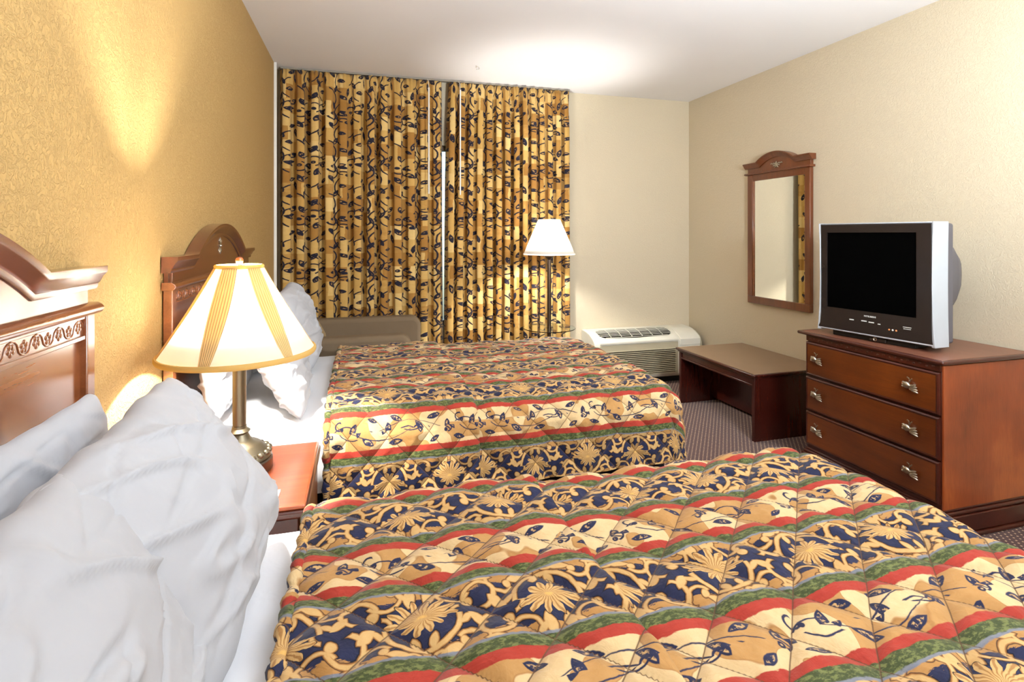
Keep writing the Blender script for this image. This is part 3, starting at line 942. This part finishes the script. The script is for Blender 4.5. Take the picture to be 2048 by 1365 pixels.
# arms with rounded front corner (profile in x-z)
def arm(y0, y1, xf, zt, nm='arm'):
    rr = .07
    pts = [(-.52, .10), (xf, .10), (xf, zt-rr)]+[(xf-rr+rr*math.cos(R(a)), zt-rr+rr*math.sin(R(a))) for a in range(10, 91, 10)]+[(-.52, zt)]
    return MB().prism(pts, y0, y1, 'y').build(nm, M['chair'], ch, bevel=.03, seg=4)
arm(3.37, 3.50, .30, .668)
arm(3.99, 4.12, .42, .690)
bp = [(-.56, .30), (-.24, .30), (-.235, .50), (-.25, .60), (-.29, .68), (-.35, .745), (-.42, .785), (-.50, .80), (-.56, .79)]
MB().prism(bp, 3.51, 3.98, 'y').build('back_cushion', M['chair_back'], ch, bevel=.025, seg=4)
for sx in (-.45, .26):
    for sy in (3.46, 4.02): MB().box(sx-.025, sx+.025, sy-.025, sy+.025, 0, .10).build('leg', M['wood_dark'], ch, bevel=.004)

# ------------------------------------------------------------------ air conditioner
ax0, ax1 = 1.86, 2.875
ac = thing('air_conditioner', 'off white wall air conditioner with louvred grille under the bare back wall', 'air conditioner', ((ax0+ax1)/2, YB-.1, .06))
def aprof(ins=0):
    p = [(YB-.002, .06), (YB-.255+ins, .06), (YB-.275+ins, .08), (YB-.282+ins, .36), (YB-.278+ins, .385), (YB-.262+ins, .402), (YB-.225, .425), (YB-.17, .447), (YB-.10, .458), (YB-.002, .462)]
    return p
MB().prism(aprof(), ax0, ax1, 'x').build('housing', M['ac'], ac, bevel=.006)
MB().prism([(YB-.002, .055), (YB-.24, .055), (YB-.265, .08), (YB-.265, .34), (YB-.24, .395), (YB-.17, .435), (YB-.002, .45)], ax1, ax1+.03, 'x').build('wall_sleeve', M['ac_grille'], ac, bevel=.004)
fp = MB()
gx0, gx1 = ax0+.06, ax1-.26
MB().box(ax0+.045, ax1-.225, YB-.286, YB-.276, .09, .365).build('front_panel', M['ac_grille'], ac, bevel=.004)
MB().box(ax0+.085, ax1-.255, YB-.2875, YB-.284, .108, .312).build('grille_recess', M['ac_dark'], ac)
for k in range(13):
    z = .113+.0160*k
    MB().prism([(YB-.288, z), (YB-.296, z+.002), (YB-.298, z+.0085), (YB-.288, z+.0105)], ax0+.075, ax1-.25, 'x').build('louvre', M['ac_grille'], ac, bevel=.001)
MB().box(ax0+.045, ax1-.225, YB-.292, YB-.282, .372, .392).build('front_lip', M['ac'], ac, bevel=.004)
# top discharge grille (sloped)
def slope(y):  # surface height of the housing's sloping top
    pr = [(YB-.262, .402), (YB-.225, .425), (YB-.17, .447), (YB-.10, .458), (YB-.002, .462)]
    for (a, b), (c, d) in zip(pr, pr[1:]):
        if a <= y <= c: return b+(d-b)*(y-a)/(c-a)
    return .40
n_s = 24
ge = MB()
tx0, tx1 = ax0+.075, ax1-.25
yc, yr = YB-.168, .080
pts_top = []
for k in range(40):
    a = 2*PI*k/40
    ca, sa = math.cos(a), math.sin(a)
    px = (tx0+tx1)/2+(tx1-tx0)/2*math.copysign(abs(ca)**.28, ca); py = yc+yr*math.copysign(abs(sa)**.6, sa)
    pts_top.append((px, py))
def tp_(i, j):
    t = -1+2*j/16; y = yc+yr*t
    q = max(0, 1-abs(t)**4)**.16
    x = (tx0+tx1)/2+(tx1-tx0)/2*q*(-1+2*i/24)
    return Vector((x, y, slope(y)+.0018))
ge.grid(24, 16, tp_)
ge.build('discharge_recess', M['ac_dark'], ac)
for k in range(8):
    y = yc-yr*.88+yr*1.76*k/7
    q = max(0, 1-abs((y-yc)/yr)**4)**.16
    hw_ = (tx1-tx0)/2*q
    MB().box((tx0+tx1)/2-hw_, (tx0+tx1)/2+hw_, y-.0030, y+.0030, slope(y)+.003, slope(y)+.0065).build('discharge_slat', M['ac'], ac, bevel=.001)
for k in range(6):
    x = tx0+(tx1-tx0)*(k+1)/7
    MB().tube([(x, yc-yr*.85, slope(yc-yr*.85)+.006), (x, yc, slope(yc)+.006), (x, yc+yr*.85, slope(yc+yr*.85)+.006)], .0022, 6).build('grille_bar', M['ac'], ac)
MB().prism([(YB-.288, .33), (YB-.290, .385), (YB-.268, .408), (YB-.225, .430), (YB-.17, .452), (YB-.12, .460), (YB-.12, .45), (YB-.23, .41), (YB-.27, .37), (YB-.27, .33)], ax1-.205, ax1-.005, 'x').build('control_door', M['ac'], ac, bevel=.003)
MB().box(ax0+.02, ax1-.02, YB-.20, YB-.002, 0, .06).build('plinth', M['black_gap'], ac)

# ------------------------------------------------------------------ bench (low luggage table)
bx0, bx1, by0, by1, bz = 2.335, XR-.004, 2.755, 3.615, .425
bn = thing('luggage_bench', 'low dark mahogany bench with tan laminate top between dresser and corner', 'bench', ((bx0+bx1)/2, (by0+by1)/2, 0))
MB().box(bx0+.012, bx1-.006, by0+.012, by1-.012, bz-.001, bz+.0015).build('laminate_inset', M['laminate'], bn, smooth=0)
MB().box(bx0, bx1, by0, by1, bz-.018, bz).build('top', M['wood_bench'], bn, bevel=.007, seg=3)
MB().box(bx0+.012, bx1, by0+.012, by1-.012, bz-.030, bz-.018).build('top_moulding', M['wood_bench'], bn, bevel=.005)
MB().box(bx0+.030, bx0+.048, by0+.045, by1-.045, bz-.085, bz-.030).box(bx0+.022, bx0+.030, by0+.045, by1-.045, bz-.083, bz-.070).build('apron', M['wood_bench'], bn, bevel=.003)
for (a, b) in ((by0+.02, by0+.045), (by1-.045, by1-.02)):
    MB().box(bx0+.022, bx1-.01, a, b, 0, bz-.030).build('side_panel', M['wood_bench'], bn, bevel=.002)
MB().box(bx0+.30, bx0+.32, by0+.045, by1-.045, .03, bz-.03).build('modesty_panel', M['wood_bench'], bn)

# ------------------------------------------------------------------ dresser
dx0, dx1, dy0, dy1, dz = 2.372, XR-.006, 1.672, 2.405, .76
ds = thing('dresser', 'cherry wood three drawer dresser with leaf shaped pulls under the television', 'dresser', ((dx0+dx1)/2, (dy0+dy1)/2, 0))
MB().box(dx0+.014, dx1, dy0+.012, dy1-.012, .10, dz-.022).build('body', M['wood_dark'], ds, bevel=.002)
MB().box(dx0+.016, dx1-.002, dy0+.005, dy0+.0125, .118, dz-.024).build('side_panel', M['wood_side'], ds, bevel=.001)
MB().box(dx0-.012, dx1, dy0-.012, dy1+.040, dz-.018, dz).build('top', M['wood_dark'], ds, bevel=.008, seg=3)
MB().box(dx0+.004, dx1-.004, dy0+.004, dy1+.014, dz-.0005, dz+.001).build('top_surface', M['wood_top'], ds, smooth=0)
fz = MB().box(dx0+.004, dx0+.016, dy0+.012, dy1-.012, dz-.048, dz-.018)
for k in range(24):
    yk = dy0+.04+(dy1-dy0-.08)*k/23
    fz.ellip((dx0+.004, yk, dz-.034+.003*(-1)**k), (.002, .007, .005), 8, 6)
fz.build('carved_frieze', M['wood_dark'], ds)
def drawer(z0, z1):
    y0, y1 = dy0+.014, dy1-.010
    x = dx0+.014
    mb = MB()
    e = .014
    v = [(x, y0, z0), (x, y1, z0), (x, y1, z1), (x, y0, z1), (x-.010, y0, z0), (x-.010, y1, z0), (x-.010, y1, z1), (x-.010, y0, z1),
         (x-.016, y0+e*.5, z0+e*.5), (x-.016, y1-e*.5, z0+e*.5), (x-.016, y1-e*.5, z1-e*.5), (x-.016, y0+e*.5, z1-e*.5),
         (x-.013, y0+e, z0+e), (x-.013, y1-e, z0+e), (x-.013, y1-e, z1-e), (x-.013, y0+e, z1-e)]
    f = []
    for a in (0, 4, 8):
        for k in range(4): f.append((a+k, a+(k+1) % 4, a+4+(k+1) % 4, a+4+k))
    f.append((12, 13, 14, 15)); f.append((3, 2, 1, 0))
    o = mb.add(v, f[:12]+f[13:]).build('drawer', M['wood_dark'], ds, smooth=0, bevel=.002)
    MB().box(x-.0145, x-.012, y0+e, y1-e, z0+e, z1-e).build('drawer_front', M['wood_drawer'], o, smooth=0)
    for yk in (y0+.115, y1-.085):
        zk = (z0+z1)/2+.012; xk = x-.030
        k = MB()
        k.ellip((xk, yk+.010, zk-.003), (.010, .0135, .012), 16, 10, Matrix.Rotation(R(25), 3, 'X'))
        for q in range(3): k.ellip((xk+.002, yk+.022+.001*q, zk+.004-.007*q), (.006, .005, .004), 8, 6)
        for q in range(4):
            rot = Matrix.Rotation(R(-28+14*q), 3, 'X')
            k.ellip((xk, yk-.012-.0015*q+.002, zk-.001-.0055*q), (.006, .0165, .0044), 10, 6, rot)
        k.tube([(xk, yk+.001, zk+.004), (xk-.002, yk-.002, zk+.014), (xk, yk+.001, zk+.022), (xk, yk+.008, zk+.025)], .0022, 8)
        k.tube([(xk, yk+.001, zk+.004), (xk, yk-.003, zk+.016), (xk, yk-.009, zk+.023)], .0018, 8)
        k.tube([(x-.012, yk, zk-.004), (xk, yk, zk-.004)], .006, 10)
        S_ = 1.3
        k.v = [(xk+(v[0]-xk)*1.1, yk+(v[1]-yk)*S_, zk+(v[2]-zk)*S_) for v in k.v]
        k.build('handle', M['pewter'], o)
    return o
drawer(.522, .706)
drawer(.330, .514)
drawer(.138, .322)
pb = [(dx0+.02, 0)]
bm_ = MB()
def mould(off, z0, z1, nm, bev):
    MB().box(dx0+.012-off, dx1, dy0+.010-off, dy1-.010+off, z0, z1).build(nm, M['wood_dark'], ds, bevel=bev, seg=3)
mould(.006, .108, .118, 'base_bead', .003)
mould(.015, .092, .108, 'base_moulding', .006)
mould(.022, .018, .092, 'plinth', .004)
mould(.034, .0, .018, 'base_shoe', .006)

# ------------------------------------------------------------------ television (built in its own axes: x = towards viewer right, y = depth, z up)
p0 = Vector((2.398, 2.325)); p1 = Vector((2.476, 1.790))
ctr = (p0+p1)/2; dirv = (p1-p0).normalized(); tw = (p1-p0).length
rz = math.atan2(dirv.y, dirv.x)
tv = thing('television', 'boxy silver sided tube television with black screen standing on the dresser', 'television', (ctr.x, ctr.y, dz+.001), rz)
hw2 = tw/2; zb, zt_ = .030, .595
def TB(mb, name, m, parent=tv, **k): return mb.build(name, m, parent, local=True, **k)
TB(MB().box(-hw2+.05, hw2-.085, .035, .26, 0, .030), 'stand', M['black_gap'], bevel=.004)
TB(MB().box(-.02, .06, .020, .036, .004, .022), 'sensor_panel', M['tv_black'], bevel=.003)
# bezel : shaped front frame with a slightly flared foot
bz_ = MB()
def tvprof(y, ex):
    pts = []
    for z, s in ((zb+.004, .012), (zb+.03, .002), (.12, -.004), (.3, -.006), (zt_, -.002)):
        pts.append((z, s+ex))
    return pts
lay = []
for (y, ex, z0, z1) in ((.0, -.006, zb+.012, zt_-.008), (.004, .0, zb+.006, zt_-.003)):
    pr = tvprof(y, ex)
    ring = []
    for z, s in pr: ring.append((-hw2-s, y, max(z0, min(z1, z))))
    for z, s in reversed(pr): ring.append((hw2+s*.4, y, max(z0, min(z1, z))))
    lay.append(ring)
nR = len(lay[0])
bz_.add(lay[0]+lay[1], [(i, (i+1) % nR, (i+1) % nR+nR, i+nR) for i in range(nR)])
# front face with a hole for the screen
sx0, sx1, sz0, sz1 = -hw2+.038, hw2-.064, .148, .551
front = lay[0]
hole = [(sx0, .0, sz0), (sx0, .0, sz1), (sx1, .0, sz1), (sx1, .0, sz0)]
vL = [v for v in front[:5]]; vR = [v for v in front[5:]]
bz_.add(vL+[(sx0, 0, v[2]) for v in vL], [(i, i+1, i+6, i+5) for i in range(4)])
bz_.add(vR+[(sx1, 0, v[2]) for v in vR], [(i, i+1, i+6, i+5) for i in range(4)])
bz_.box(sx0, sx1, .0, .004, zb+.012, sz0).box(sx0, sx1, .0, .004, sz1, zt_-.008)
bez = TB(bz_, 'bezel', M['tv_black'], smooth=0)
TB(MB().box(sx0-.004, sx1+.004, .006, .02, sz0-.004, sz1+.004), 'screen', M['tv_screen'], smooth=0)
TB(MB().box(sx0, sx1, -.0008, .006, sz0, sz0+.003).box(sx0, sx1, -.0008, .006, sz1-.003, sz1).box(sx0, sx0+.003, -.0008, .006, sz0, sz1), 'screen_rim', M['tv_black'], bez, smooth=0)
# silver surround: strips under, left, top, and the deep right cheek
TB(MB().box(-hw2-.014, hw2+.004, .002, .10, zb, zb+.010), 'bottom_strip', M['tv_silver'], bevel=.004)
TB(MB().box(-hw2-.002, hw2+.002, .003, .10, zt_-.004, zt_+.002), 'top_strip', M['tv_silver'], bevel=.002)
ck = MB()
ck_p = [(hw2+.004, .0), (hw2+.016, .150), (hw2-.02, .150), (hw2-.02, .01)]
def cheek(s):
    rows = [(zb-.006, .004), (zb+.03, .0), (.15, -.006), (.30, -.010), (.5, -.007), (zt_+.003, -.002)]
    v = []; f = []
    for z, o in rows:
        for (a, b) in (((hw2+.010+o)*s, .0), ((hw2+.020+o*.3)*s, .095), ((hw2-.02)*s, .095), ((hw2-.004)*s, .004)):
            v.append((a, b, z))
    for i in range(len(rows)-1):
        for k in range(4): f.append((i*4+k, i*4+(k+1) % 4, (i+1)*4+(k+1) % 4, (i+1)*4+k))
    f.append((0, 1, 2, 3)); n_ = (len(rows)-1)*4; f.append((n_+3, n_+2, n_+1, n_))
    return MB().add(v, f)
TB(cheek(1), 'side_cheek', M['tv_silver'], bevel=.003)
TB(cheek(-1), 'side_cheek', M['tv_silver'], bevel=.003)
TB(MB().box(-hw2-.004, hw2+.012, .09, .150, zb+.004, zt_-.004), 'casing', M['tv_back'], bevel=.012, seg=3)
# tapering tube housing with ribs
tb = MB(); rows = []
for (y, a, z0, z1) in ((.145, hw2-.0, zb+.08, zt_-.03), (.22, hw2-.002, .15, .53), (.30, hw2-.03, .21, .48), (.385, hw2-.10, .26, .42)):
    ring = []
    for k in range(32):
        q = 2*PI*k/32; c_, s_ = math.cos(q), math.sin(q)
        ring.append((a*math.copysign(abs(c_)**.45, c_), y, (z0+z1)/2+(z1-z0)/2*math.copysign(abs(s_)**.6, s_)))
    rows.append(ring)
vv = [v for r_ in rows for v in r_]
ff = [(i*32+k, i*32+(k+1) % 32, (i+1)*32+(k+1) % 32, (i+1)*32+k) for i in range(3) for k in range(32)]
ff.append(tuple(96+k for k in range(32)))
TB(tb.add(vv, ff), 'tube_housing', M['tv_back'], smooth=50)
# front marks
def mark(x, z, w, h, m=M['white_mark'], nm='button'):
    TB(MB().box(x-w/2, x+w/2, -.002, .001, z-h/2, z+h/2), nm, m, bez, bevel=.0005)
mark(-.095, .100, .022, .005); mark(-.032, .102, .026, .005); mark(.004, .100, .026, .005); mark(.041, .097, .012, .004)
for k in range(3):
    TB(MB().ellip((.088+.016*k, -.001, .078), (.0045, .002, .0045), 12, 8), 'input_jack', M['jack'] if k != 1 else M['white_mark'], bez)
TB(MB().box(.150, .186, -.002, .001, .100, .1025).box(.152, .184, -.002, .001, .092, .094), 'caption_print', M['white_mark'], bez)
TB(MB().lathe([(.004, 0), (.006, .002), (.009, .002), (.010, 0)], (0, 0, 0), 20, cap=False), 'power_button', M['pewter'])
bpy.data.objects['power_button'].rotation_euler = (R(90), 0, 0)
bpy.data.objects['power_button'].location = (.010, .018, .016)
cu = bpy.data.curves.new('brand_text', 'FONT'); cu.body = 'MITSUBISHI'; cu.size = .0115; cu.extrude = .0005; cu.align_x = 'CENTER'
to = bpy.data.objects.new('tmp_text', cu); C.objects.link(to)
bpy.context.view_layer.update()
mt = bpy.data.meshes.new_from_object(to.evaluated_get(bpy.context.evaluated_depsgraph_get()))
bpy.data.objects.remove(to)
mt.materials.clear(); mt.materials.append(M['white_mark'])
bt = bpy.data.objects.new('brand_lettering', mt); C.objects.link(bt); bt.parent = bez
bt.rotation_euler = (R(90), 0, 0); bt.location = (-.003, -.001, .124)

# ------------------------------------------------------------------ wall mirror
my0, my1, mz0, mz1 = 2.91, 3.517, .765, 1.83
mr = thing('wall_mirror', 'tall wooden framed mirror with arched crest hanging on the right wall', 'mirror', (XR, (my0+my1)/2, mz0))
mx = XR-.030
for (a, b) in ((my0, my0+.047), (my1-.055, my1)):
    MB().box(mx, XR-.001, a, b, mz0+.055, 1.76).build('stile', M['wood_mirror'], mr, bevel=.003)
MB().box(mx, XR-.001, my0, my1, mz0, mz0+.055).build('bottom_rail', M['wood_mirror'], mr, bevel=.003)
MB().box(mx+.003, XR-.001, my0+.047, my1-.055, 1.713, 1.765).build('carved_rail', M['wood_mirror'], mr, bevel=.002)
MB().prism([(mx, 1.760), (mx-.016, 1.762), (mx-.020, 1.768), (mx-.016, 1.774), (mx, 1.776), (XR-.001, 1.776), (XR-.001, 1.760)], my0-.016, my1+.016, 'y').build('ledge', M['wood_mirror'], mr, bevel=.001)
mc = (my0+my1)/2; aw = .185; rise = .060; zs = 1.850
Rr = (aw*aw+rise*rise)/(2*rise)
def mz(y):
    d_ = abs(y-mc)
    return zs if d_ >= aw else zs+rise-(Rr-math.sqrt(Rr*Rr-d_*d_))
yl = [my0+(my1-my0)*i/40 for i in range(41)]
MB().prism([(my0, 1.776)]+[(y, mz(y)-.02) for y in yl]+[(my1, 1.776)], mx+.004, XR-.001, 'x').build('crest_panel', M['wood_mirror'], mr, bevel=.001)
path = [(Vector((XR-.001, my0-.022, zs)), Vector((0, 0, 1)))]
ang = math.asin(aw/Rr)
mit = Vector((-math.sin(ang/2), math.cos(ang/2)))/math.cos(ang/2)
path.append((Vector((XR-.001, mc-aw, zs)), Vector((0, mit.x, mit.y))))
for i in range(1, 30):
    a = -ang+2*ang*i/30
    path.append((Vector((XR-.001, mc+Rr*math.sin(a), zs+rise-Rr+Rr*math.cos(a))), Vector((0, math.sin(a), math.cos(a)))))
path.append((Vector((XR-.001, mc+aw, zs)), Vector((0, -mit.x, mit.y))))
path.append((Vector((XR-.001, my1+.022, zs)), Vector((0, 0, 1))))
MB().sweep(path, (-1, 0, 0), [(0, -.040), (.034, -.040), (.038, -.032), (.044, -.028), (.050, -.014), (.056, -.010), (.058, 0), (0, 0)]).build('cornice', M['wood_mirror'], mr, smooth=35)
MB().box(mx+.012, mx+.016, my0+.045, my1-.053, mz0+.053, 1.715).build('glass', M['mirror'], mr, smooth=0)

for (a, b, c_, d_) in ((my0+.045, my0+.050, mz0+.05, 1.716), (my1-.062, my1-.053, mz0+.05, 1.716)):
    MB().box(mx+.004, mx+.012, a, b, c_, d_).build('inner_bead', M['wood_head'], mr, bevel=.001)
pass
em = MB(); ex = mx-.001; ez = 1.815
em.ellip((ex, mc, ez), (.005, .008, .024), 10, 8)
for s in (-1, 1):
    for (dy, dz_, a, l) in ((.016, .006, 60, .018), (.020, -.006, 100, .016), (.010, -.014, 140, .014), (.036, .006, 75, .014), (.050, .009, 110, .010)):
        em.ellip((ex, mc+s*dy, ez+dz_), (.003, .0045, l), 10, 6, Matrix.Rotation(R(-s*a), 3, 'X'))
em.ellip((ex-.002, mc, ez+.008), (.006, .009, .009), 10, 8)
em.build('emblem', M['pewter'], mr)

# ------------------------------------------------------------------ fill light added under the ceiling behind the camera, unseen
cf = thing('fill_light', 'square fill light added unseen behind the camera', 'fill light', (1.1, -1.0, ZC))
MB().box(.55, 1.65, -1.55, -.45, ZC-.05, ZC-.001).build('frame', M['white_plastic'], cf, bevel=.004)  # housing of the added fill light, unseen behind the camera

def point(name, loc, power, col, rad):
    l = bpy.data.lights.new(name, 'POINT'); l.energy = power; l.color = col; l.shadow_soft_size = rad
    o = bpy.data.objects.new(name, l); C.objects.link(o); o.location = loc; return o
point('table_lamp_bulb', (LX, LY, 1.115), 56, (1, .97, .90), .014)
point('floor_lamp_bulb', (FX, FY, 1.28), 38, (1, .97, .92), .03)
al = bpy.data.lights.new('fill_light_panel', 'AREA'); al.shape = 'RECTANGLE'; al.size = 1.0; al.size_y = 1.0; al.energy = 14; al.color = (.96, .98, 1)  # downward fill added out of view to brighten the room
ao = bpy.data.objects.new('fill_light_panel', al); C.objects.link(ao); ao.location = (1.1, -1.0, ZC-.056)

bl = bpy.data.lights.new('bounce_fill', 'AREA'); bl.shape = 'DISK'; bl.size = .6; bl.energy = 125; bl.color = (.88, .94, 1)  # unseen upward fill added to brighten the ceiling, standing in for a flash
bo = bpy.data.objects.new('bounce_fill', bl); C.objects.link(bo); bo.location = (1.5, -.1, 1.6)
bo.rotation_euler = Vector((-.1, 1.3, 1.7)).to_track_quat('-Z', 'Y').to_euler()
# sky outside
w = bpy.data.worlds.new('World'); bpy.context.scene.world = w; w.use_nodes = True
bg = w.node_tree.nodes['Background']
sky = w.node_tree.nodes.new('ShaderNodeTexSky'); sky.sky_type = 'NISHITA'; sky.sun_disc = False; sky.sun_elevation = R(40); sky.sun_rotation = R(200)
w.node_tree.links.new(sky.outputs[0], bg.inputs[0]); bg.inputs[1].default_value = .45

# ------------------------------------------------------------------ camera
cd = bpy.data.cameras.new('Camera'); cam = bpy.data.objects.new('Camera', cd); C.objects.link(cam)
cam.location = (0, 0, 1.3)
cam.rotation_euler = (R(90), 0, -math.atan2(.2714, .9625))
cd.sensor_width = 36; cd.sensor_fit = 'HORIZONTAL'
cd.lens = 1060/2048*36
cd.shift_y = (469-1365/2)/2048*1.0
cd.clip_start = .02
bpy.context.scene.camera = cam
vs = bpy.context.scene.view_settings
vs.view_transform = 'Standard'; vs.look = 'None'; vs.exposure = 0.45; vs.gamma = 1; vs.use_curve_mapping = False
